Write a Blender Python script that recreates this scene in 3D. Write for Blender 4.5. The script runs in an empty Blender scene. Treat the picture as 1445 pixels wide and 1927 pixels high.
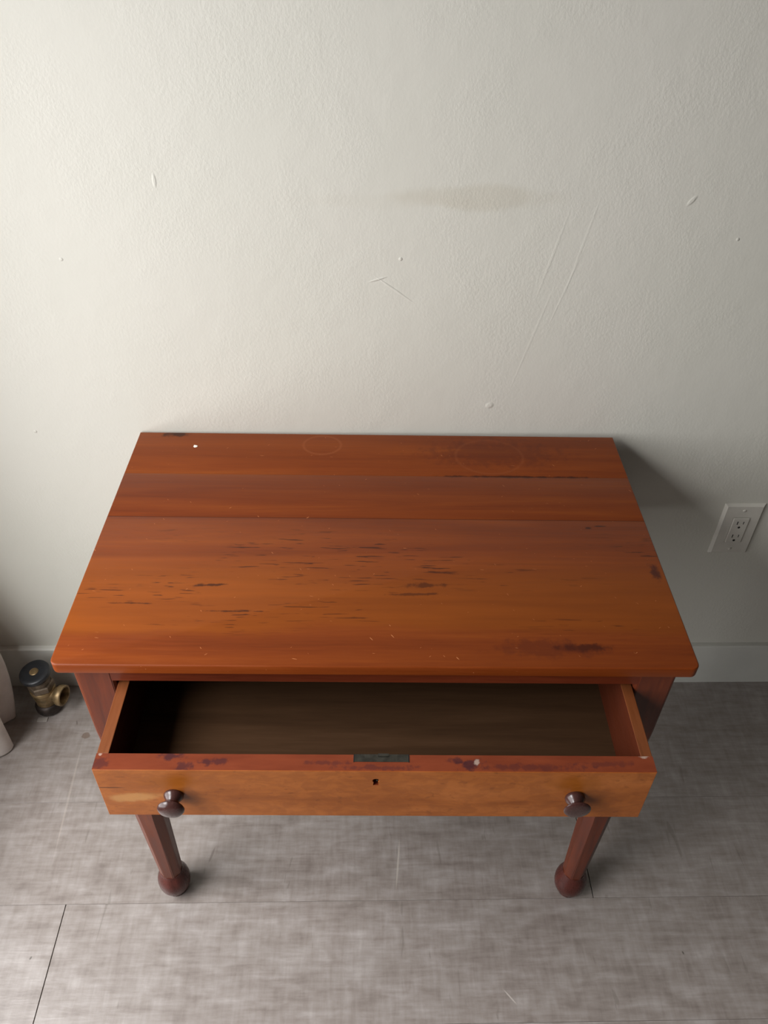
import bpy, bmesh, math, random
from mathutils import Vector, Matrix

sc = bpy.context.scene
COL = sc.collection

# ------------------------------------------------------------------ camera
IMG_W, IMG_H, F_PX = 1445, 1927, 1509.3
cam_d = bpy.data.cameras.new('camera')
cam_d.sensor_fit = 'VERTICAL'
cam_d.sensor_height = 36.0
cam_d.lens = 36.0 * F_PX / IMG_H
cam_d.clip_start = 0.02
cam = bpy.data.objects.new('camera', cam_d)
COL.objects.link(cam)
PITCH, YAW, ROLL = 0.70654, 0.03317, 0.02114
fw = Vector((math.sin(YAW) * math.cos(PITCH), math.cos(YAW) * math.cos(PITCH), -math.sin(PITCH)))
rt = Vector((math.cos(YAW), -math.sin(YAW), 0.0))
up = rt.cross(fw)
r2 = math.cos(ROLL) * rt + math.sin(ROLL) * up
u2 = -math.sin(ROLL) * rt + math.cos(ROLL) * up
m3 = Matrix((r2, u2, -fw)).transposed()
cam.matrix_world = Matrix.Translation((0.0, -1.22866, 1.59042)) @ m3.to_4x4()
sc.camera = cam

# ------------------------------------------------------------------ world, light, exposure
world = bpy.data.worlds.new('world')
sc.world = world
world.use_nodes = True
bg = world.node_tree.nodes['Background']
bg.inputs['Color'].default_value = (0.75, 0.86, 1.0, 1)
bg.inputs['Strength'].default_value = 1.0

ROOM = dict(x0=-0.99, x1=3.6, y0=-4.6, z1=2.75)
WIN = dict(y0=-2.20, y1=-0.38, z0=0.36, z1=2.10)


def area(name, loc, rot, sx, sy, watts, color):
    d = bpy.data.lights.new(name, 'AREA')
    d.shape = 'RECTANGLE'
    d.size, d.size_y = sx, sy
    d.energy = watts
    d.color = color
    o = bpy.data.objects.new(name, d)
    o.location = loc
    o.rotation_euler = rot
    COL.objects.link(o)
    return o


# daylight entering through the window in the left wall
area('window_daylight', (ROOM['x0'] - 0.10, (WIN['y0'] + WIN['y1']) / 2, (WIN['z0'] + WIN['z1']) / 2),
     (0, math.radians(-90), 0), WIN['z1'] - WIN['z0'] - 0.04, WIN['y1'] - WIN['y0'] - 0.04, 43, (1.0, 0.985, 0.97))
# the brighter sky high outside that same window
SKY_P, SKY_T = Vector((-2.3, -1.4, 3.4)), Vector((-0.55, -0.9, 0.4))
area('sky_daylight', SKY_P, (SKY_T - SKY_P).to_track_quat('-Z', 'Y').to_euler(), 2.3, 2.3, 205, (1.0, 0.99, 0.985))
sc.view_settings.view_transform = 'Standard'
sc.view_settings.look = 'None'
sc.view_settings.exposure = 0.07
sc.view_settings.gamma = 1.0
sc.view_settings.use_curve_mapping = False


# ------------------------------------------------------------------ helpers
def lin(r, g, b):
    def f(c):
        c /= 255.0
        return c / 12.92 if c <= 0.04045 else ((c + 0.055) / 1.055) ** 2.4
    return (f(r), f(g), f(b), 1.0)


class NT:
    """Tiny node-tree writer."""

    def __init__(self, name):
        self.m = bpy.data.materials.new(name)
        self.m.use_nodes = True
        self.t = self.m.node_tree
        self.b = self.t.nodes['Principled BSDF']
        self.tc = self.t.nodes.new('ShaderNodeTexCoord')
        self.obj = self.tc.outputs['Object']

    def put(self, sock, v):
        if isinstance(v, bpy.types.NodeSocket):
            self.t.links.new(v, sock)
        elif isinstance(v, (tuple, list)) and len(v) == 3 and sock.type == 'RGBA':
            sock.default_value = (*v, 1)
        else:
            sock.default_value = v

    def math(self, op, a, b=0.0, c=None, clamp=False):
        n = self.t.nodes.new('ShaderNodeMath')
        n.operation = op
        n.use_clamp = clamp
        self.put(n.inputs[0], a)
        self.put(n.inputs[1], b)
        if c is not None:
            self.put(n.inputs[2], c)
        return n.outputs[0]

    def vmap(self, vec, scale=(1, 1, 1), loc=(0, 0, 0), rot=(0, 0, 0)):
        n = self.t.nodes.new('ShaderNodeMapping')
        self.put(n.inputs['Vector'], vec)
        n.inputs['Location'].default_value = loc
        n.inputs['Rotation'].default_value = rot
        n.inputs['Scale'].default_value = scale
        return n.outputs[0]

    def vadd(self, a, b):
        n = self.t.nodes.new('ShaderNodeVectorMath')
        n.operation = 'ADD'
        self.put(n.inputs[0], a)
        self.put(n.inputs[1], b)
        return n.outputs[0]

    def noise(self, vec, scale=1.0, detail=4.0, rough=0.5, dist=0.0):
        n = self.t.nodes.new('ShaderNodeTexNoise')
        self.put(n.inputs['Vector'], vec)
        n.inputs['Scale'].default_value = scale
        n.inputs['Detail'].default_value = detail
        n.inputs['Roughness'].default_value = rough
        n.inputs['Distortion'].default_value = dist
        return n.outputs[0]

    def ramp(self, f, stops, interp='LINEAR'):
        n = self.t.nodes.new('ShaderNodeValToRGB')
        n.color_ramp.interpolation = interp
        e = n.color_ramp.elements
        while len(e) < len(stops):
            e.new(0.5)
        for s, (p, c) in zip(e, stops):
            s.position = p
            s.color = c if isinstance(c, tuple) else (c, c, c, 1)
        self.put(n.inputs[0], f)
        return n.outputs[0]

    def step(self, f, lo, hi, a=0.0, b=1.0):
        n = self.t.nodes.new('ShaderNodeMapRange')
        n.interpolation_type = 'SMOOTHSTEP'
        self.put(n.inputs[0], f)
        for i, v in zip((1, 2, 3, 4), (lo, hi, a, b)):
            n.inputs[i].default_value = v
        return n.outputs[0]

    def mix(self, f, a, b, blend='MIX'):
        n = self.t.nodes.new('ShaderNodeMix')
        n.data_type = 'RGBA'
        n.blend_type = blend
        self.put(n.inputs['Factor'], f)
        self.put(n.inputs['A'], a)
        self.put(n.inputs['B'], b)
        return n.outputs['Result']

    def sep(self, vec):
        n = self.t.nodes.new('ShaderNodeSeparateXYZ')
        self.put(n.inputs[0], vec)
        return n.outputs

    def spot(self, vec, c, r, soft=0.35, wob=None, rot=0.0, axes=(0, 1)):
        """1 inside an ellipse round c with radii r, soft edged; wob: noise socket that roughens the rim."""
        s = self.sep(vec)
        dx = self.math('SUBTRACT', s[axes[0]], c[0])
        dy = self.math('SUBTRACT', s[axes[1]], c[1])
        if rot:
            ca, sa = math.cos(rot), math.sin(rot)
            ex = self.math('ADD', self.math('MULTIPLY', dx, ca), self.math('MULTIPLY', dy, sa))
            ey = self.math('SUBTRACT', self.math('MULTIPLY', dy, ca), self.math('MULTIPLY', dx, sa))
            dx, dy = ex, ey
        dx = self.math('DIVIDE', dx, r[0])
        dy = self.math('DIVIDE', dy, r[1])
        d = self.math('SQRT', self.math('ADD', self.math('MULTIPLY', dx, dx), self.math('MULTIPLY', dy, dy)))
        if wob is not None:
            d = self.math('ADD', d, self.math('MULTIPLY', self.math('SUBTRACT', wob, 0.5), 1.4))
        return self.step(d, 1.0 - soft, 1.0 + soft, 1.0, 0.0)

    def bump(self, h, strength=1.0, dist=0.001):
        n = self.t.nodes.new('ShaderNodeBump')
        n.inputs['Strength'].default_value = strength
        n.inputs['Distance'].default_value = dist
        self.put(n.inputs['Height'], h)
        self.t.links.new(n.outputs[0], self.b.inputs['Normal'])
        return n

    def out(self, color=None, rough=None, spec=None, metal=None, coat=None, coat_rough=None):
        for k, v in (('Base Color', color), ('Roughness', rough), ('Specular IOR Level', spec), ('Metallic', metal),
                     ('Coat Weight', coat), ('Coat Roughness', coat_rough)):
            if v is not None:
                self.put(self.b.inputs[k], v)
        return self.m


def tag(o, label=None, cat=None, group=None, kind=None):
    for k, v in (('label', label), ('category', cat), ('group', group), ('kind', kind)):
        if v:
            o[k] = v
    return o


def empty(name, loc, rz=0.0):
    o = bpy.data.objects.new(name, None)
    o.empty_display_size = 0.05
    o.location = loc
    o.rotation_euler = (0, 0, rz)
    COL.objects.link(o)
    return o


def obj(name, bm, mat, parent=None, smooth=False, loc=(0, 0, 0)):
    bmesh.ops.recalc_face_normals(bm, faces=bm.faces)
    me = bpy.data.meshes.new(name)
    bm.to_mesh(me)
    bm.free()
    if smooth:
        for p in me.polygons:
            p.use_smooth = True
        me.set_sharp_from_angle(angle=math.radians(38))
    me.materials.append(mat)
    o = bpy.data.objects.new(name, me)
    o.location = loc
    COL.objects.link(o)
    if parent:
        o.parent = parent
    return o


def add_box(bm, x0, x1, y0, y1, z0, z1, bevel=0.0, seg=2):
    vs = [bm.verts.new((x, y, z)) for x in (x0, x1) for y in (y0, y1) for z in (z0, z1)]
    fs = [bm.faces.new([vs[i] for i in q]) for q in
          ((0, 1, 3, 2), (4, 6, 7, 5), (0, 4, 5, 1), (2, 3, 7, 6), (0, 2, 6, 4), (1, 5, 7, 3))]
    if bevel:
        es = {e for f in fs for e in f.edges}
        bmesh.ops.bevel(bm, geom=list(es), offset=bevel, segments=seg, profile=0.5, affect='EDGES')
    return vs


def box_bm(*a, **k):
    bm = bmesh.new()
    add_box(bm, *a, **k)
    return bm


def add_lathe(bm, prof, n=32, mat=None, cap=True):
    """prof: (radius, height) from bottom to top, turned about local z; mat places it."""
    mat = mat or Matrix.Identity(4)
    rings = []
    for r, z in prof:
        rings.append([bm.verts.new(mat @ Vector((r * math.cos(2 * math.pi * i / n), r * math.sin(2 * math.pi * i / n), z)))
                      for i in range(n)])
    for a, b in zip(rings, rings[1:]):
        for i in range(n):
            bm.faces.new((a[i], a[(i + 1) % n], b[(i + 1) % n], b[i]))
    if cap:
        for ring in (rings[0], rings[-1]):
            bm.faces.new(ring)


def add_loft(bm, sections):
    rings = [[bm.verts.new(p) for p in s] for s in sections]
    n = len(rings[0])
    for a, b in zip(rings, rings[1:]):
        for i in range(n):
            bm.faces.new((a[i], a[(i + 1) % n], b[(i + 1) % n], b[i]))
    bm.faces.new(rings[0])
    bm.faces.new(rings[-1])


def octa(cx, cy, z, t, ch):
    h = t / 2
    k = h - ch
    return [(cx + x, cy + y, z) for x, y in ((-k, -h), (k, -h), (h, -k), (h, k), (k, h), (-k, h), (-h, k), (-h, -k))]


# ------------------------------------------------------------------ materials
def mat_wall():
    n = NT('wall_paint')
    p = n.obj
    big = n.noise(p, 1.6, 3, 0.5)
    col = n.mix(n.step(big, 0.3, 0.7), lin(205, 203, 192), lin(209, 206, 196))
    w = n.noise(p, 14, 3)
    # an old smudge at head height
    sm = n.math('MULTIPLY', n.spot(p, (0.175, 1.166), (0.105, 0.018), 0.35, w, axes=(0, 2)), 0.26)
    col = n.mix(sm, col, lin(178, 168, 146))
    sm2 = n.math('MULTIPLY', n.spot(p, (0.04, 1.160), (0.12, 0.010), 0.5, w, axes=(0, 2)), 0.07)
    col = n.mix(sm2, col, lin(182, 172, 152))
    # roller stipple, patchy, with a few trowel lines and blobs
    fine = n.noise(n.vmap(p, (1, 1, 0.75)), 210, 3, 0.6)
    patch = n.step(n.noise(p, 5.5, 3, 0.6), 0.35, 0.7, 0.25, 1.0)
    h = n.math('MULTIPLY', fine, patch)
    wave = n.noise(p, 22, 2)
    h = n.math('ADD', h, n.math('MULTIPLY', wave, 1.2))
    vor = n.t.nodes.new('ShaderNodeTexVoronoi')
    vor.inputs['Scale'].default_value = 15.0
    n.put(vor.inputs['Vector'], p)
    pick = n.step(n.sep(vor.outputs['Color'])[0], 0.72, 0.74)
    blob = n.math('MULTIPLY', n.step(vor.outputs['Distance'], 0.02, 0.055, 1.0, 0.0), pick)
    h = n.math('ADD', h, n.math('MULTIPLY', blob, 1.6))
    for c, r, ro, s in (((0.05, 1.0175), (0.030, 0.0016), -0.62, 1.0), ((0.30, 1.075), (0.062, 0.002), 1.35, 0.28),
                        ((0.287, 0.93), (0.085, 0.0018), 1.32, 0.22), ((0.345, 1.09), (0.07, 0.0018), 1.38, 0.22),
                        ((0.33, 1.02), (0.06, 0.0015), 1.30, 0.22), ((0.023, 1.035), (0.012, 0.0015), 0.3, 1.3),
                        ((0.2282, 0.7954), (0.006, 0.005), 0.4, 1.5), ((0.5005, 1.1648), (0.008, 0.003), 0.9, 1.3),
                        ((-0.3102, 1.1868), (0.0024, 0.0085), 0.0, 1.2), ((-0.372, 1.575), (0.002, 0.03), 0.0, 0.6)):
        h = n.math('ADD', h, n.math('MULTIPLY', n.spot(p, c, r, 0.5, None, ro, (0, 2)), s))
    n.bump(h, 0.55, 0.0011)
    return n.out(col, 0.55, 0.35)


def mat_plain(name, c, rough=0.5, metal=0.0, spec=0.5, var=0.06, scale=40, bump=0.0, coat=0.0):
    n = NT(name)
    f = n.noise(n.obj, scale, 4, 0.6)
    dark = tuple(v * (1 - var * 2) for v in c[:3]) + (1,)
    light = tuple(min(1, v * (1 + var * 2)) for v in c[:3]) + (1,)
    col = n.mix(n.step(f, 0.3, 0.7), dark, light)
    if bump:
        n.bump(n.noise(n.obj, scale * 4, 3), 0.5, bump)
    return n.out(col, rough, spec, metal, coat, 0.15 if coat else None)


def mat_floor():
    n = NT('vinyl_plank')
    oi = n.t.nodes.new('ShaderNodeObjectInfo')
    off = n.t.nodes.new('ShaderNodeCombineXYZ')
    n.put(off.inputs[0], n.math('MULTIPLY', oi.outputs['Random'], 7.3))
    n.put(off.inputs[1], n.math('MULTIPLY', oi.outputs['Random'], 3.1))
    p = n.vadd(n.obj, off.outputs[0])
    wa = n.noise(n.vmap(p, (10, 95, 1)), 1.0, 5, 0.6, 0.4)       # threads along the plank
    wb = n.noise(n.vmap(p, (95, 13, 1)), 1.0, 5, 0.6, 0.3)       # threads across it
    cl = n.noise(n.vmap(p, (22, 34, 1)), 1.0, 5, 0.55, 0.3)
    arc = n.noise(n.vmap(p, (2.2, 9, 1)), 1.0, 3, 0.5, 1.2)
    fib = n.noise(n.vmap(p, (40, 230, 1)), 1.0, 3, 0.6)
    f = n.math('ADD', n.math('MULTIPLY', wa, 0.26), n.math('MULTIPLY', wb, 0.20))
    f = n.math('ADD', f, n.math('MULTIPLY', cl, 0.30))
    f = n.math('ADD', f, n.math('MULTIPLY', arc, 0.16))
    f = n.math('ADD', f, n.math('MULTIPLY', fib, 0.08))
    tone = n.math('MULTIPLY', n.math('SUBTRACT', oi.outputs['Random'], 0.5), 0.03)
    f = n.math('ADD', f, tone)
    col = n.ramp(f, [(0.36, lin(111, 101, 95)), (0.47, lin(132, 123, 117)), (0.54, lin(143, 135, 130)), (0.66, lin(164, 157, 153))])
    # dark scuffs
    sc_ = n.step(n.noise(n.vmap(p, (55, 9, 1), rot=(0, 0, 0.3)), 1.0, 2, 0.4, 1.0), 0.70, 0.76)
    col = n.mix(n.math('MULTIPLY', sc_, 0.35), col, lin(96, 88, 80))
    geo = n.t.nodes.new('ShaderNodeNewGeometry')
    w = n.noise(geo.outputs['Position'], 60, 3)
    st = n.math('MULTIPLY', n.spot(geo.outputs['Position'], (-0.6333, -0.1543), (0.0095, 0.0085), 0.15, w), 0.75)
    col = n.mix(st, col, lin(104, 84, 70))
    for c, r, ro, cc, k in (((0.0685, -0.46), (0.0018, 0.045), -0.1, lin(176, 168, 158), 0.6),
                            ((-0.308, -0.437), (0.0022, 0.016), -0.25, lin(92, 82, 76), 0.55),
                            ((0.262, -0.705), (0.0012, 0.014), 0.7, lin(180, 172, 164), 0.8),
                            ((-0.665, -0.118), (0.0012, 0.006), 0.3, lin(80, 70, 64), 0.7),
                            ((-0.632, -0.30), (0.0022, 0.12), 0.05, lin(176, 166, 156), 0.30),
                            ((0.596, -0.635), (0.0014, 0.003), 0.3, lin(60, 52, 46), 0.8),
                            ((-0.612, -0.628), (0.0016, 0.003), -0.4, lin(70, 62, 56), 0.8)):
        col = n.mix(n.math('MULTIPLY', n.spot(geo.outputs['Position'], c, r, 0.4, None, ro), k), col, cc)
    n.bump(n.math('ADD', n.math('MULTIPLY', wa, 0.5), fib), 0.25, 0.0006)
    return n.out(col, n.ramp(cl, [(0.3, 0.32), (0.7, 0.42)]), 0.8)


def wood(name, stops, stretch=(2.2, 26, 26), flecks=0.0, rough=0.34, coat=0.0, extra=None, pore=0.25, dist=0.7, spec=0.22):
    """Long-grained varnished wood: grain runs along the axis with the small stretch factor."""
    n = NT(name)
    p = n.obj
    g = n.noise(n.vmap(p, stretch), 1.0, 6, 0.55, dist)
    fine = n.noise(n.vmap(p, tuple(s * 9 for s in stretch)), 1.0, 3, 0.6)
    f = n.math('ADD', n.math('MULTIPLY', g, 0.74), n.math('MULTIPLY', fine, 0.26))
    col = n.ramp(f, stops)
    if flecks:
        fl = n.step(n.noise(n.vmap(p, tuple(s * (4.5 if s < 5 else 8.5) for s in stretch)), 1.0, 2, 0.4), 0.66, 0.74)
        col = n.mix(n.math('MULTIPLY', fl, flecks), col, lin(58, 24, 14))
    rg = n.ramp(fine, [(0.3, rough - 0.06), (0.7, rough + 0.08)])
    if extra:
        col, rg = extra(n, p, col, rg)
    n.bump(fine, pore, 0.0004)
    return n.out(col, rg, spec, None, coat, 0.22)


def top_extra(n, p, col, rg):
    """Colour bands, pitch flecks, stains and scratches of the table's boards."""
    s = n.sep(p)
    ybend = n.math('ADD', s[1], n.math('MULTIPLY', n.math('SUBTRACT', n.noise(n.vmap(p, (2.2, 9, 1)), 1.0, 4, 0.6), 0.5), 0.09))
    gold = n.math('MULTIPLY', n.step(ybend, -0.30, -0.385, 0.0, 1.0), n.step(ybend, -0.490, -0.462, 0.0, 1.0))
    col = n.mix(n.math('MULTIPLY', gold, 0.80), col, n.mix(n.noise(n.vmap(p, (4, 60, 1)), 1.0, 4), lin(110, 52, 10), lin(145, 75, 19)))
    back = n.math('MULTIPLY', n.step(ybend, -0.10, -0.06, 0.0, 1.0), n.step(s[0], 0.25, -0.2, 0.0, 1.0))
    col = n.mix(n.math('MULTIPLY', back, 0.22), col, lin(136, 66, 21))
    mid = n.math('MULTIPLY', n.step(s[1], -0.2375, -0.2365, 0.0, 1.0), n.step(s[1], -0.095, -0.165, 0.0, 1.0))
    col = n.mix(n.math('MULTIPLY', mid, 0.22), col, lin(78, 30, 12))
    seam = n.math('MULTIPLY', n.step(n.math('ABSOLUTE', n.math('ADD', s[1], 0.2371)), 0.0005, 0.0014, 1.0, 0.0), 0.45)
    col = n.mix(seam, col, lin(52, 20, 12))
    # short dark pitch streaks inside the golden board
    zone = n.math('MULTIPLY', n.step(ybend, -0.24, -0.30, 0.0, 1.0), n.step(ybend, -0.50, -0.44, 0.0, 1.0))
    fk = n.step(n.noise(n.vmap(p, (24, 300, 1), rot=(0, 0, 0.03)), 1.0, 2, 0.5, 0.3), 0.60, 0.68)
    gate = n.step(n.noise(n.vmap(p, (4.2, 11, 1), loc=(0.7, 0.2, 0)), 1.0, 2, 0.5), 0.46, 0.58)
    fk = n.math('MULTIPLY', n.math('MULTIPLY', fk, gate), zone)
    col = n.mix(n.math('MULTIPLY', fk, 0.8), col, lin(46, 17, 8))
    w = n.math('MULTIPLY_ADD', n.noise(p, 75, 4, 0.6), 2.2, -0.6)
    for c, r, ro, cc, k in (((-0.3706, -0.006), (0.020, 0.0065), 0.0, lin(40, 20, 14), 0.85),
                            ((0.4235, -0.356), (0.0075, 0.0165), 0.12, lin(62, 26, 22), 0.85),
                            ((0.286, -0.503), (0.030, 0.006), 0.05, lin(48, 18, 12), 0.75),
                            ((0.24, -0.505), (0.06, 0.014), 0.0, lin(72, 28, 20), 0.40),
                            ((-0.242, -0.389), (0.021, 0.0022), 0.05, lin(40, 14, 8), 0.8),
                            ((-0.20, -0.441), (0.034, 0.0012), 0.0, lin(52, 22, 10), 0.8),
                            ((-0.345, -0.427), (0.024, 0.0012), -0.04, lin(52, 22, 10), 0.8),
                            ((0.072, -0.387), (0.026, 0.0042), 0.05, lin(52, 20, 10), 0.65),
                            ((0.055, -0.405), (0.034, 0.0024), 0.03, lin(52, 20, 10), 0.6),
                            ((0.10, -0.36), (0.020, 0.0018), -0.1, lin(52, 20, 10), 0.6),
                            ((0.24, -0.123), (0.11, 0.0028), 0.0, lin(44, 18, 12), 0.75),
                            ((0.21, -0.055), (0.10, 0.035), 0.0, lin(84, 36, 20), 0.45),
                            ((0.34, -0.255), (0.004, 0.0028), 0.0, lin(44, 16, 10), 0.9),
                            ((0.36, -0.2505), (0.009, 0.0012), 0.0, lin(44, 16, 10), 0.8)):
        col = n.mix(n.math('MULTIPLY', n.spot(p, c, r, 0.5, w, ro), k), col, cc)
    # cup ring
    ringo = n.math('SUBTRACT', n.spot(p, (-0.10, -0.035), (0.036, 0.030), 0.06), n.spot(p, (-0.10, -0.035), (0.032, 0.026), 0.06))
    col = n.mix(n.math('MULTIPLY', ringo, 0.16), col, lin(176, 108, 70))
    ring2 = n.math('SUBTRACT', n.spot(p, (0.20, -0.065), (0.062, 0.052), 0.05), n.spot(p, (0.20, -0.065), (0.058, 0.048), 0.05))
    col = n.mix(n.math('MULTIPLY', ring2, 0.18), col, lin(150, 84, 50))
    # pale nicks and hair scratches
    for (rz, sx, sy, lo, k) in ((0.9, 70, 420, 0.800, 0.8), (-0.7, 95, 460, 0.805, 0.75), (0.15, 50, 420, 0.805, 0.7)):
        nk = n.step(n.noise(n.vmap(n.vmap(p, rot=(0, 0, rz)), (sx, sy, 220)), 1.0, 1, 0.3), lo, lo + 0.03)
        col = n.mix(n.math('MULTIPLY', nk, k), col, lin(196, 130, 84))
    return col, rg


def front_extra(n, p, col, rg):
    """Mottled drawer front: bird's-eye blotches, worn pale patch, gold polish left above the knobs; stained top edge."""
    mo = n.noise(n.vmap(p, (38, 60, 60)), 1.0, 5, 0.65, 0.8)
    dots = n.step(n.noise(n.vmap(p, (75, 120, 110)), 1.0, 2, 0.4), 0.64, 0.72)
    col = n.mix(n.step(mo, 0.40, 0.62, 0.30, 0.0), col, lin(104, 52, 20))
    col = n.mix(n.math('MULTIPLY', dots, 0.25), col, lin(68, 31, 13))
    w = n.noise(p, 55, 3)
    col = n.mix(n.math('MULTIPLY', n.spot(p, (-0.318, 0.611), (0.030, 0.010), 0.4, w, 0.15, (0, 2)), 0.55), col, lin(182, 138, 84))
    for x in (-0.262, 0.262):
        col = n.mix(n.math('MULTIPLY', n.spot(p, (x, 0.648), (0.034, 0.016), 0.5, w, 0, (0, 2)), 0.50), col, lin(132, 72, 11))
    col = n.mix(n.math('MULTIPLY', n.spot(p, (-0.347, 0.634), (0.018, 0.0014), 0.4, None, 0, (0, 2)), 0.7), col, lin(63, 29, 13))
    # the unpolished top edge: redder, inked and worn
    geo = n.t.nodes.new('ShaderNodeNewGeometry')
    upf = n.step(n.sep(geo.outputs['Normal'])[2], 0.6, 0.9)
    edge = n.mix(n.noise(n.vmap(p, (14, 60, 1)), 1.0, 4, 0.6), lin(93, 36, 19), lin(133, 64, 37))
    w = n.math('MULTIPLY_ADD', n.noise(p, 95, 4, 0.6), 3.0, -1.0)
    for c, r, k in (((-0.263, -0.637), (0.014, 0.005), 0.85), ((-0.245, -0.652), (0.010, 0.006), 0.7), ((-0.219, -0.645), (0.007, 0.004), 0.8),
                    ((-0.20, -0.643), (0.008, 0.004), 0.7), ((0.122, -0.646), (0.016, 0.006), 0.8), ((0.105, -0.642), (0.010, 0.004), 0.7),
                    ((0.0, -0.652), (0.04, 0.003), 0.5), ((-0.354, -0.648), (0.009, 0.009), 0.6), ((0.20, -0.65), (0.06, 0.004), 0.45),
                    ((0.30, -0.645), (0.03, 0.004), 0.4), ((-0.06, -0.645), (0.02, 0.003), 0.5)):
        edge = n.mix(n.math('MULTIPLY', n.spot(p, c, r, 0.5, w), k), edge, lin(58, 28, 34))
    for c, r in (((0.131, -0.644), (0.0035, 0.004)), ((0.349, -0.6335), (0.006, 0.003)), ((-0.355, -0.6345), (0.003, 0.002))):
        edge = n.mix(n.math('MULTIPLY', n.spot(p, c, r, 0.4, w), 0.75), edge, lin(172, 150, 136))
    col = n.mix(upf, col, edge)
    return col, rg


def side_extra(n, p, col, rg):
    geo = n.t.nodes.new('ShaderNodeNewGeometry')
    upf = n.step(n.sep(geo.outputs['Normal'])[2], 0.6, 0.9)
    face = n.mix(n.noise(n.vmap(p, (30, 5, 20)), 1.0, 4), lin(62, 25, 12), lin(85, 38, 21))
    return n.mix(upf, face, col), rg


RED = [(0.25, lin(95, 40, 14)), (0.45, lin(114, 51, 17)), (0.58, lin(124, 58, 19)), (0.75, lin(138, 70, 22))]
M = dict(
    wall=mat_wall(),
    trim=mat_plain('trim_paint', lin(209, 208, 200), 0.42, var=0.02, scale=8, bump=0.0004),
    plate=mat_plain('outlet_plastic', lin(205, 201, 191), 0.34, var=0.02, scale=30),
    slot=mat_plain('outlet_slot', lin(24, 22, 20), 0.7),
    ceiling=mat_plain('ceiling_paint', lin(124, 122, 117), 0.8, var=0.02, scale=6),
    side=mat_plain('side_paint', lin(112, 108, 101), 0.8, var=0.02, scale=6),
    floor=mat_floor(),
    sub=mat_plain('floor_joint', lin(54, 48, 44), 0.9),
    top=wood('tabletop_wood', RED, (1.7, 34, 30), 0.0, 0.36, 0.0, top_extra, 0.15, spec=0.17),
    rail=wood('frame_wood', [(0.3, lin(76, 30, 16)), (0.55, lin(101, 43, 23)), (0.75, lin(121, 55, 30))], (2.4, 30, 30), 0.15, 0.34, 0.0),
    leg=wood('leg_wood', [(0.3, lin(62, 26, 16)), (0.55, lin(98, 44, 24)), (0.75, lin(120, 60, 32))], (26, 26, 2.4), 0.15, 0.34, 0.0, spec=0.28),
    foot=wood('foot_wood', [(0.3, lin(53, 25, 21)), (0.55, lin(76, 36, 30)), (0.75, lin(96, 46, 39))], (30, 30, 8), 0.2, 0.28, 0.1),
    front=wood('drawer_front_wood', [(0.3, lin(132, 70, 25)), (0.5, lin(152, 86, 36)), (0.7, lin(166, 98, 47))], (5, 24, 24), 0.0, 0.36, 0.0, front_extra),
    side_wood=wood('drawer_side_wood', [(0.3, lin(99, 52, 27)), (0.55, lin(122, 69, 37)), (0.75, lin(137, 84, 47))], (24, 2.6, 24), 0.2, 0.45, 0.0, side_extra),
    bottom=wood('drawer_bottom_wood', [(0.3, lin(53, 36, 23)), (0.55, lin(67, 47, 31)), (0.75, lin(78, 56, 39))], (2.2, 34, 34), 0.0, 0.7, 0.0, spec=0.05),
    knob=wood('knob_wood', [(0.3, lin(48, 28, 26)), (0.6, lin(66, 40, 36)), (0.8, lin(80, 50, 44))], (30, 8, 30), 0.0, 0.24, 0.5),
    iron=mat_plain('lock_iron', lin(74, 72, 66), 0.42, 0.85, var=0.15, scale=80),
    hole=mat_plain('keyhole_dark', lin(10, 9, 8), 0.9),
    brass=mat_plain('aged_brass', lin(140, 118, 84), 0.42, 0.6, var=0.22, scale=45, bump=0.0006),
    bronze=mat_plain('dull_bronze', lin(118, 104, 88), 0.5, 0.5, var=0.22, scale=45, bump=0.0006),
    black=mat_plain('black_rubber', lin(34, 36, 40), 0.38, var=0.12, scale=60),
    pipe=mat_plain('dark_pipe', lin(58, 50, 46), 0.5, 0.5, var=0.2, scale=60),
    linen=mat_plain('linen', lin(244, 236, 230), 0.9, spec=0.1, var=0.03, scale=60, bump=0.0008),
    shim=mat_plain('grey_shim', lin(168, 160, 152), 0.6, var=0.08),
    chip=mat_plain('chip_white', lin(244, 240, 232), 0.7, var=0.02),
)

lt = M['linen'].node_tree                            # linen lets some daylight through
tr = lt.nodes.new('ShaderNodeBsdfTranslucent')
tr.inputs['Color'].default_value = lin(244, 236, 230)
mx = lt.nodes.new('ShaderNodeMixShader')
mx.inputs[0].default_value = 0.35
lt.links.new(lt.nodes['Principled BSDF'].outputs[0], mx.inputs[1])
lt.links.new(tr.outputs[0], mx.inputs[2])
lt.links.new(mx.outputs[0], lt.nodes['Material Output'].inputs['Surface'])

# ------------------------------------------------------------------ room shell
x0, x1, y0, z1 = ROOM['x0'], ROOM['x1'], ROOM['y0'], ROOM['z1']
T = 0.12


def struct(name, bm, mat):
    return tag(obj(name, bm, mat), kind='structure')


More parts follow.
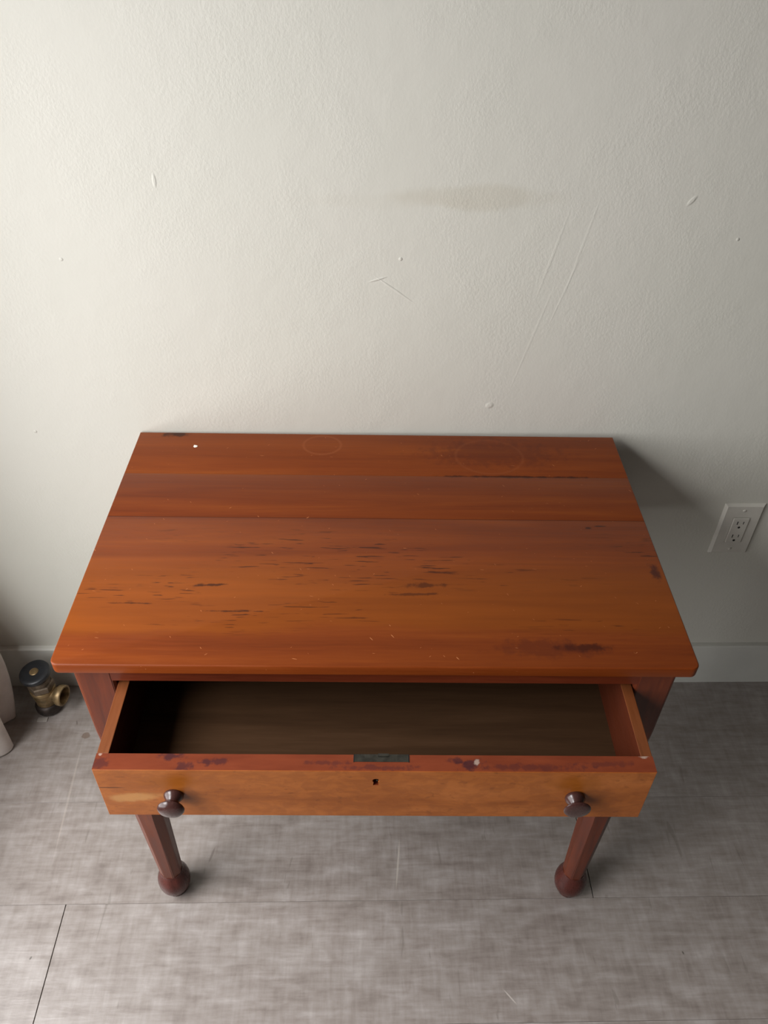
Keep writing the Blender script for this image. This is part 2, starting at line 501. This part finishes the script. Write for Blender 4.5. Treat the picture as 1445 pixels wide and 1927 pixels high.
floor = struct('floor', box_bm(x0 - T, x1 + T, y0 - T, T, -0.15, -0.004), M['sub'])
struct('wall_back', box_bm(x0 - T, x1 + T, 0, T, -0.15, z1), M['wall'])
struct('wall_front', box_bm(x0 - T, x1 + T, y0 - T, y0, -0.15, z1), M['side'])
struct('wall_right', box_bm(x1, x1 + T, y0, 0, -0.15, z1), M['side'])
struct('ceiling', box_bm(x0 - T, x1 + T, y0 - T, T, z1, z1 + T), M['ceiling'])
bm = bmesh.new()
for a in ((y0, WIN['y0'], -0.15, z1), (WIN['y1'], 0, -0.15, z1), (WIN['y0'], WIN['y1'], -0.15, WIN['z0']), (WIN['y0'], WIN['y1'], WIN['z1'], z1)):
    add_box(bm, x0 - T, x0, *a)
struct('wall_left', bm, M['side'])
bm = bmesh.new()                                    # casing round the window opening
c = 0.07
for a in ((WIN['y0'] - c, WIN['y0'], WIN['z0'] - c, WIN['z1'] + c), (WIN['y1'], WIN['y1'] + c, WIN['z0'] - c, WIN['z1'] + c),
          (WIN['y0'], WIN['y1'], WIN['z1'], WIN['z1'] + c), (WIN['y0'], WIN['y1'], WIN['z0'] - c, WIN['z0'])):
    add_box(bm, x0 + 0.0005, x0 + 0.018, *a, bevel=0.003)
struct('window_1', bm, M['trim'])

# baseboard along the back wall, painted over; slightly eased top edge
BB_H, BB_T = 0.1337, 0.0125
bm = bmesh.new()
prof = [(-0.0002, 0.0), (-BB_T, 0.0), (-BB_T, BB_H - 0.003), (-BB_T + 0.0012, BB_H - 0.0008), (-BB_T + 0.003, BB_H), (-0.0002, BB_H + 0.0006)]
add_loft(bm, [[(x, y, z) for y, z in prof] for x in (x0 + 0.001, x1 - 0.001)])
struct('baseboard_back', bm, M['trim'])

# floor planks, each a child of the floor
PW, PL, ROW0 = 0.2137, 1.50, -0.5320
starts = {0: -0.5745, -1: 0.4500}                    # row index counted toward the camera
rnd = random.Random(5)
plank_cache = {}


def plank_mesh(xa, xb, ya, yb):
    key = (round(xb - xa, 4), round(yb - ya, 4))
    if key not in plank_cache:
        lx, ly = key
        b = box_bm(-lx / 2, lx / 2, -ly / 2, ly / 2, -0.0038, 0.0)
        top = [e for e in b.edges if all(v.co.z > -0.001 for v in e.verts)]
        bmesh.ops.bevel(b, geom=top, offset=0.0003, segments=1, affect='EDGES')
        bmesh.ops.recalc_face_normals(b, faces=b.faces)
        me = bpy.data.meshes.new('floor_plank')
        b.to_mesh(me)
        b.free()
        me.materials.append(M['floor'])
        plank_cache[key] = me
    return plank_cache[key]


r = -3
while True:
    yb = min(ROW0 - r * PW, -0.0005)
    ya = ROW0 - (r + 1) * PW
    r += 1
    if yb <= y0 + 0.01:
        break
    if ya > -0.0005:
        continue
    if ya > -0.15:                                  # the strip along the wall belongs to the first full row
        continue
    if yb > -0.15:
        yb = -0.0005
    ya = max(ya, y0 + 0.001)
    s = starts.get(r - 1, rnd.uniform(0.75, 1.3))
    k = math.floor((x0 - s) / PL)
    while s + k * PL < x1:
        xa, xb = max(s + k * PL, x0 + 0.001), min(s + (k + 1) * PL, x1 - 0.001)
        k += 1
        if xb - xa < 0.01:
            continue
        g = 0.0008
        me = plank_mesh(xa + g, xb - g, ya + 0.0002, yb - 0.0002)
        o = bpy.data.objects.new('floor_plank', me)
        o.location = ((xa + xb) / 2, (ya + yb) / 2, 0)
        o.parent = floor
        COL.objects.link(o)

# ------------------------------------------------------------------ the table
TW, TD, TH, TT = 0.87284, 0.53927, 0.737, 0.0183
HW = TW / 2
table = tag(empty('side_table', (0.02538, -0.00906, 0), -0.01562),
            'reddish-brown wooden side table with its drawer pulled open, against the pale wall', 'table')

# top: one slab outline with rounded front corners, split into its three glued boards
bm = bmesh.new()
R = 0.011
pts = [(-HW, 0), (HW, 0)]
for cx, a0 in ((HW - R, 0), (-HW + R, -90)):
    for i in range(7):
        a = math.radians(a0 - i * 15)
        pts.append((cx + R * math.cos(a), -TD + R + R * math.sin(a)))
low = [bm.verts.new((x, y, TH - TT)) for x, y in pts]
high = [bm.verts.new((x, y, TH)) for x, y in pts]
bm.faces.new(low)
bm.faces.new(high)
for i in range(len(pts)):
    j = (i + 1) % len(pts)
    bm.faces.new((low[i], low[j], high[j], high[i]))
bmesh.ops.recalc_face_normals(bm, faces=bm.faces)
rim = [e for e in bm.edges if abs(e.verts[0].co.z - e.verts[1].co.z) < 1e-5]
bmesh.ops.bevel(bm, geom=rim, offset=0.0020, segments=3, profile=0.5, affect='EDGES')
slab = bm
SEAMS = [0.01, -0.1233, -0.2370, -1.0]
for i in range(3):
    b = slab.copy()
    for yy, nrm in ((SEAMS[i] - 0.00012, 1), (SEAMS[i + 1] + 0.00012, -1)):
        geom = list(b.verts) + list(b.edges) + list(b.faces)
        res = bmesh.ops.bisect_plane(b, geom=geom, plane_co=(0, yy, 0), plane_no=(0, nrm, 0), clear_outer=True)
        cut = [e for e in res['geom_cut'] if isinstance(e, bmesh.types.BMEdge)]
        if cut:
            bmesh.ops.edgenet_fill(b, edges=cut)
    seam = [e for e in b.edges if abs(e.verts[0].co.z - e.verts[1].co.z) < 1e-5 and e.verts[0].co.z > TH - 0.0005
            and abs(e.verts[0].co.y - e.verts[1].co.y) < 1e-5 and any(abs(e.verts[0].co.y - s_) < 0.001 for s_ in SEAMS[1:3])]
    if seam:
        bmesh.ops.bevel(b, geom=seam, offset=0.00045, segments=1, affect='EDGES')
    obj('tabletop_board', b, M['top'], table, smooth=True)
slab.free()

# legs: square stock with planed-off corners, tapering to a turned ball foot
LX, LY = 0.3895, -0.498
for sx in (-1, 1):
    for ly in (LY, -0.052):
        bm = bmesh.new()
        add_loft(bm, [octa(sx * (LX - dx), ly, z, t, t * k) for z, t, k, dx in
                      ((TH - TT - 0.0005, 0.0552, 0.07, 0), (0.56, 0.0548, 0.10, 0.0002), (0.30, 0.0475, 0.27, 0.0030), (0.074, 0.0390, 0.29, 0.0055))])
        bmesh.ops.bevel(bm, geom=[e for e in bm.edges if abs(e.verts[0].co.z - e.verts[1].co.z) > 0.05], offset=0.0012, segments=2, affect='EDGES')
        leg = obj('leg', bm, M['leg'], table, smooth=True)
        bm = bmesh.new()
        pr = [(0.0175, 0.0), (0.0195, 0.002), (0.0205, 0.008), (0.0205, 0.011), (0.0245, 0.016), (0.0282, 0.024), (0.0300, 0.034),
              (0.0302, 0.044), (0.0290, 0.054), (0.0262, 0.063), (0.0232, 0.070), (0.0212, 0.0745), (0.0206, 0.078)]
        add_lathe(bm, pr, 40, Matrix.Translation((sx * (LX - 0.0055), ly, 0)))
        obj('foot', bm, M['foot'], leg, smooth=True)

# frame under the top
AZ = 0.545
obj('top_rail', box_bm(-0.3725, 0.3725, -0.5250, -0.502, 0.6850, TH - TT - 0.0004, bevel=0.0008), M['rail'], table)
obj('bottom_rail', box_bm(-0.3700, 0.3700, -0.5250, -0.490, AZ, 0.5615, bevel=0.0008), M['rail'], table)
obj('back_apron', box_bm(-0.360, 0.360, -0.052, -0.030, AZ, TH - TT - 0.0004), M['rail'], table)
for sx in (-1, 1):
    a, b = sorted((sx * 0.4150, sx * 0.3980))
    obj('side_apron', box_bm(a, b, -0.4725, -0.077, AZ, TH - TT - 0.0004), M['rail'], table)
    a, b = sorted((sx * 0.397, sx * 0.330))
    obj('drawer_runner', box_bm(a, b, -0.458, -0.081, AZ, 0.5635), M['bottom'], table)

# drawer, pulled out 14 cm
DW, FY, FT, DZ0, DZ1, ST = 0.3606, -0.6573, 0.0242, 0.5650, 0.67527, 0.0155
FB = FY + FT
BY = FB + 0.40
# front board with a keyhole cut through its face (pocket with a dark lining)
KX, KZ = 0.0004, 0.6505
bm = bmesh.new()
n_arc = 10
hole = [(KX + 0.0046 * math.cos(math.radians(a)), KZ + 0.0030 + 0.0046 * math.sin(math.radians(a))) for a in
        [-50 + i * 280 / n_arc for i in range(n_arc + 1)]] + [(KX - 0.0036, KZ - 0.0075), (KX + 0.0036, KZ - 0.0075)]
outer = [(-DW, DZ0), (DW, DZ0), (DW, DZ1), (-DW, DZ1)]
bv = 0.0009
of = [bm.verts.new((x, FY, z)) for x, z in ((-DW + bv, DZ0 + bv), (DW - bv, DZ0 + bv), (DW - bv, DZ1 - bv), (-DW + bv, DZ1 - bv))]
om = [bm.verts.new((x, FY + bv, z)) for x, z in outer]
ob = [bm.verts.new((x, FB, z)) for x, z in outer]
for A, B in ((of, om), (om, ob)):
    for i in range(4):
        bm.faces.new((A[i], A[(i + 1) % 4], B[(i + 1) % 4], B[i]))
bm.faces.new(ob)
hf = [bm.verts.new((x, FY, z)) for x, z in hole]
hb = [bm.verts.new((x, FY + 0.010, z)) for x, z in hole]
for i in range(len(hole)):
    j = (i + 1) % len(hole)
    bm.faces.new((hf[i], hf[j], hb[j], hb[i]))
bm.faces.new(hb)
ed = [bm.edges.get((of[i], of[(i + 1) % 4])) for i in range(4)] + [bm.edges.get((hf[i], hf[(i + 1) % len(hf)])) for i in range(len(hf))]
bmesh.ops.triangle_fill(bm, use_beauty=True, edges=ed, normal=(0, -1, 0))
drawer = obj('drawer', bm, M['front'], table)
for sx in (-1, 1):
    a, b = sorted((sx * DW, sx * (DW - ST)))
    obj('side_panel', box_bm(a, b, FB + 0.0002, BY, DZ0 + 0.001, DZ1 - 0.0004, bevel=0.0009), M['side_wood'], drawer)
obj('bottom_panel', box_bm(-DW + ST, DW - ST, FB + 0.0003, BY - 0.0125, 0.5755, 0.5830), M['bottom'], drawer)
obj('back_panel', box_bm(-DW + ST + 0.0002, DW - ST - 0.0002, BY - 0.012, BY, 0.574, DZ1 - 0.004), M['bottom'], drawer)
bm = box_bm(-0.0276, 0.0420, FB - 0.0105, FB + 0.0006, DZ1 - 0.030, DZ1 + 0.0004)
add_box(bm, 0.0030, 0.0170, FB - 0.0030, FB + 0.0010, DZ1 + 0.0003, DZ1 + 0.0016)
obj('lock_plate', bm, M['iron'], drawer)
for xa in (-0.0288, 0.0421):                        # dark gap at either end of the lock's mortise
    obj('lock_mortise', box_bm(xa, xa + 0.0011, FB - 0.011, FB, DZ1 - 0.002, DZ1 + 0.0005), M['hole'], drawer)
b2 = bmesh.new()
add_lathe(b2, [(0.0012, 0), (0.0018, 0.004), (0.0012, 0.0075)], 12, Matrix.Translation((KX + 0.0016, FY + 0.0095, KZ)) @ Matrix.Rotation(math.radians(90), 4, 'X'))
obj('lock_pin', b2, M['iron'], drawer, smooth=True)
# turned mushroom knobs: flared base, waist, domed head
for kx, kz, head in ((-0.2650, 0.6180, 1), (0.2640, 0.6180, 0)):
    if head:
        pr = [(0.0160, 0.0), (0.0172, 0.0025), (0.0168, 0.006), (0.0142, 0.011), (0.0112, 0.016), (0.0108, 0.020), (0.0140, 0.0245), (0.0200, 0.0275),
              (0.0228, 0.0310), (0.0226, 0.0345), (0.0200, 0.0385), (0.0150, 0.0415), (0.008, 0.0432), (0.001, 0.0437)]
    else:
        pr = [(0.0160, 0.0), (0.0175, 0.0030), (0.0172, 0.008), (0.0150, 0.013), (0.0122, 0.0175), (0.0115, 0.020), (0.0150, 0.0240), (0.0210, 0.0272),
              (0.0230, 0.0292), (0.0231, 0.0305), (0.0218, 0.0325), (0.0170, 0.0342), (0.010, 0.0350), (0.001, 0.0352)]
    pr = [(r_ * 0.77, z_ * 0.64) for r_, z_ in pr]
    bm = bmesh.new()
    add_lathe(bm, pr, 40, Matrix.Translation((kx, FY + 0.0001, kz)) @ Matrix.Rotation(math.radians(90), 4, 'X'))
    obj('knob', bm, M['knob'], drawer, smooth=True)

# a flake of white paint lying on the top
bm = bmesh.new()
fl = [(-0.0034, -0.0016), (-0.0008, -0.0040), (0.0030, -0.0022), (0.0038, 0.0010), (0.0008, 0.0030), (-0.0030, 0.0038)]
add_loft(bm, [[(x, y, 0) for x, y in fl], [(x * 1.05, y * 1.05, 0.0005) for x, y in fl], [(x * 0.8, y * 0.8, 0.0010) for x, y in fl]])
ca, sa = math.cos(-0.01562), math.sin(-0.01562)
fx, fy = -0.3275, -0.0432
tag(obj('paint_flake', bm, M['chip'], loc=(0.02538 + ca * fx - sa * fy, -0.00906 + sa * fx + ca * fy, TH)),
    'tiny white paint flake lying on the back left of the tabletop', 'flake')

# ------------------------------------------------------------------ wall outlet
OX, OZ = 0.77131, 0.4972
PWD, PHT = 0.0415, 0.0676
outlet = tag(empty('wall_outlet', (OX, 0, OZ)), 'pale rectangular double wall outlet to the right of the table', 'outlet')
bm = bmesh.new()
b0 = [(-PWD, 0, -PHT), (PWD, 0, -PHT), (PWD, 0, PHT), (-PWD, 0, PHT)]


def rect(w, h, y):
    return [(-w, y, -h), (w, y, -h), (w, y, h), (-w, y, h)]


rings = [rect(PWD, PHT, -0.0003), rect(PWD - 0.0002, PHT - 0.0002, -0.0016), rect(PWD - 0.0052, PHT - 0.0052, -0.0064),
         rect(0.0176, 0.0342, -0.0066), rect(0.0172, 0.0338, -0.0052)]
add_loft(bm, rings)
obj('cover_plate', bm, M['plate'], outlet)
rec = obj('receptacle', box_bm(-0.0166, 0.0166, -0.0092, -0.0030, -0.0332, 0.0332, bevel=0.0014), M['plate'], outlet)
for cz in (0.0165, -0.0190):
    bm = bmesh.new()
    add_box(bm, -0.0072, -0.0052, -0.00935, -0.0062, cz + 0.0005, cz + 0.0090)
    add_box(bm, 0.0054, 0.0070, -0.00935, -0.0062, cz + 0.0015, cz + 0.0085)
    add_lathe(bm, [(0.0027, 0), (0.0027, 0.0031)], 16, Matrix.Translation((0, -0.00625, cz - 0.0070)) @ Matrix.Rotation(math.radians(90), 4, 'X'))
    obj('socket_slots', bm, M['slot'], rec)
for cz in (0.0520, -0.0520):
    bm = bmesh.new()
    add_lathe(bm, [(0.0036, 0), (0.0036, 0.0006), (0.0028, 0.0012), (0.0005, 0.0014)], 16,
              Matrix.Translation((0, -0.0064, cz)) @ Matrix.Rotation(math.radians(90), 4, 'X'))
    obj('screw', bm, M['plate'], outlet, smooth=True)

# ------------------------------------------------------------------ old radiator valve on its floor pipe
vx, vy = -0.7375, -0.0760
valve = tag(empty('radiator_valve', (vx, vy, 0)), 'old brass radiator valve with black handwheel standing on the floor left of the table', 'valve')
bm = bmesh.new()
add_lathe(bm, [(0.0215, 0.0), (0.0215, 0.004), (0.0285, 0.006), (0.0300, 0.010), (0.0298, 0.022), (0.0275, 0.027), (0.0235, 0.030)], 36)
obj('pipe_collar', bm, M['pipe'], valve, smooth=True)
bm = bmesh.new()
add_lathe(bm, [(0.0225, 0.0295), (0.0240, 0.033), (0.0232, 0.038), (0.0246, 0.046), (0.0262, 0.058), (0.0262, 0.068), (0.0280, 0.070), (0.0286, 0.074), (0.0276, 0.0785), (0.0262, 0.080)], 36)
body = obj('valve_body', bm, M['brass'], valve, smooth=True)
bm = bmesh.new()
hexr = 0.0292
add_lathe(bm, [(hexr - 0.003, 0.0802), (hexr, 0.082), (hexr, 0.096), (hexr - 0.003, 0.0985)], 6, Matrix.Rotation(0.35, 4, 'Z'))
add_lathe(bm, [(0.0225, 0.098), (0.0220, 0.106), (0.017, 0.109)], 32)
obj('bonnet_nut', bm, M['bronze'], valve, smooth=True)
# side outlet: short neck and open threaded union facing the table
ax = Matrix.Translation((0, 0, 0.060)) @ Matrix.Rotation(math.radians(-12), 4, 'Z') @ Matrix.Rotation(math.radians(90), 4, 'Y')
bm = bmesh.new()
add_lathe(bm, [(0.0175, 0.018), (0.0168, 0.026), (0.0178, 0.031), (0.0215, 0.0345), (0.0238, 0.037), (0.0245, 0.041), (0.0245, 0.049), (0.0235, 0.0505),
               (0.0200, 0.0505), (0.0190, 0.048), (0.0175, 0.030), (0.001, 0.0295)], 36, ax, cap=False)
obj('union_outlet', bm, M['brass'], valve, smooth=True)
bm = bmesh.new()
add_lathe(bm, [(0.0172, 0.0302), (0.0172, 0.0318), (0.001, 0.032)], 32, ax)
obj('bore', bm, M['hole'], valve)
# handwheel, a shallow bell with a rounded lip, tipped slightly toward the camera
wm = Matrix.Translation((0, 0, 0.108)) @ Matrix.Rotation(math.radians(4), 4, 'X') @ Matrix.Rotation(math.radians(-5), 4, 'Y')
bm = bmesh.new()
add_lathe(bm, [(0.0150, 0.0), (0.0200, 0.002), (0.0225, 0.008), (0.0250, 0.013), (0.0310, 0.016), (0.0338, 0.0195), (0.0342, 0.024), (0.0330, 0.028),
               (0.0300, 0.0300), (0.0220, 0.0298), (0.0140, 0.0290), (0.001, 0.0288)], 48, wm)
wheel = obj('handwheel', bm, M['black'], valve, smooth=True)
bm = bmesh.new()
add_lathe(bm, [(0.0100, 0.0285), (0.0100, 0.0300), (0.0086, 0.0310), (0.0060, 0.0306), (0.0045, 0.0312), (0.0005, 0.0316)], 28, wm)
obj('wheel_cap', bm, M['brass'], wheel, smooth=True)
obj('base_plate', box_bm(-0.020, 0.003, -0.040, -0.028, 0.0, 0.0022, bevel=0.0005), M['shim'], valve)

# ------------------------------------------------------------------ linen curtain, its hem kicked out on the floor
bm = bmesh.new()
NZ, NS = 34, 90
ctrl = [(-0.870, -0.050), (-0.842, -0.072), (-0.8120, -0.1010), (-0.826, -0.118), (-0.846, -0.134), (-0.826, -0.158), (-0.7910, -0.1790), (-0.802, -0.204), (-0.850, -0.222)]


def cr(pl, t):
    m = len(pl) - 1
    i = min(int(t * m), m - 1)
    u = t * m - i
    p = [pl[max(i - 1, 0)], pl[i], pl[i + 1], pl[min(i + 2, m)]]
    return [0.5 * (2 * p[1][k] + (p[2][k] - p[0][k]) * u + (2 * p[0][k] - 5 * p[1][k] + 4 * p[2][k] - p[3][k]) * u * u
                   + (3 * p[1][k] - p[0][k] - 3 * p[2][k] + p[3][k]) * u ** 3) for k in (0, 1)]


grid = []
for iz in range(NZ + 1):
    tz = iz / NZ
    z = 0.004 + 2.35 * tz ** 1.9
    row = []
    for i_s in range(NS + 1):
        x, y = cr(ctrl, i_s / NS)
        kick = max(0.0, min(1.0, (0.57 - i_s / NS) / 0.10))
        lean = 0.040 * min(z / 0.22, 1.0) * kick
        xb = 0.012 * math.sin(min(z / 0.24, 1.0) * math.pi) * kick
        back = max(0.0, min(1.0, (z - 0.16) / 0.55))
        back = back * back * (3 - 2 * back)
        xx = x + xb
        xx = -0.95 + (x + 0.83) * 0.5 if back >= 1 else (xx * (1 - back) + (-0.95 + (x + 0.83) * 0.5) * back)
        yy = min(y + lean, -0.012)
        row.append(bm.verts.new((xx, yy, z)))
    grid.append(row)
for a, b in zip(grid, grid[1:]):
    for i in range(NS):
        bm.faces.new((a[i], a[i + 1], b[i + 1], b[i]))
cur = obj('curtain', bm, M['linen'], smooth=True)
so = cur.modifiers.new('thickness', 'SOLIDIFY')
so.thickness = 0.003
so.offset = 0
tag(cur, 'off-white linen curtain with its folded hem resting on the floor beside the brass valve', 'curtain')
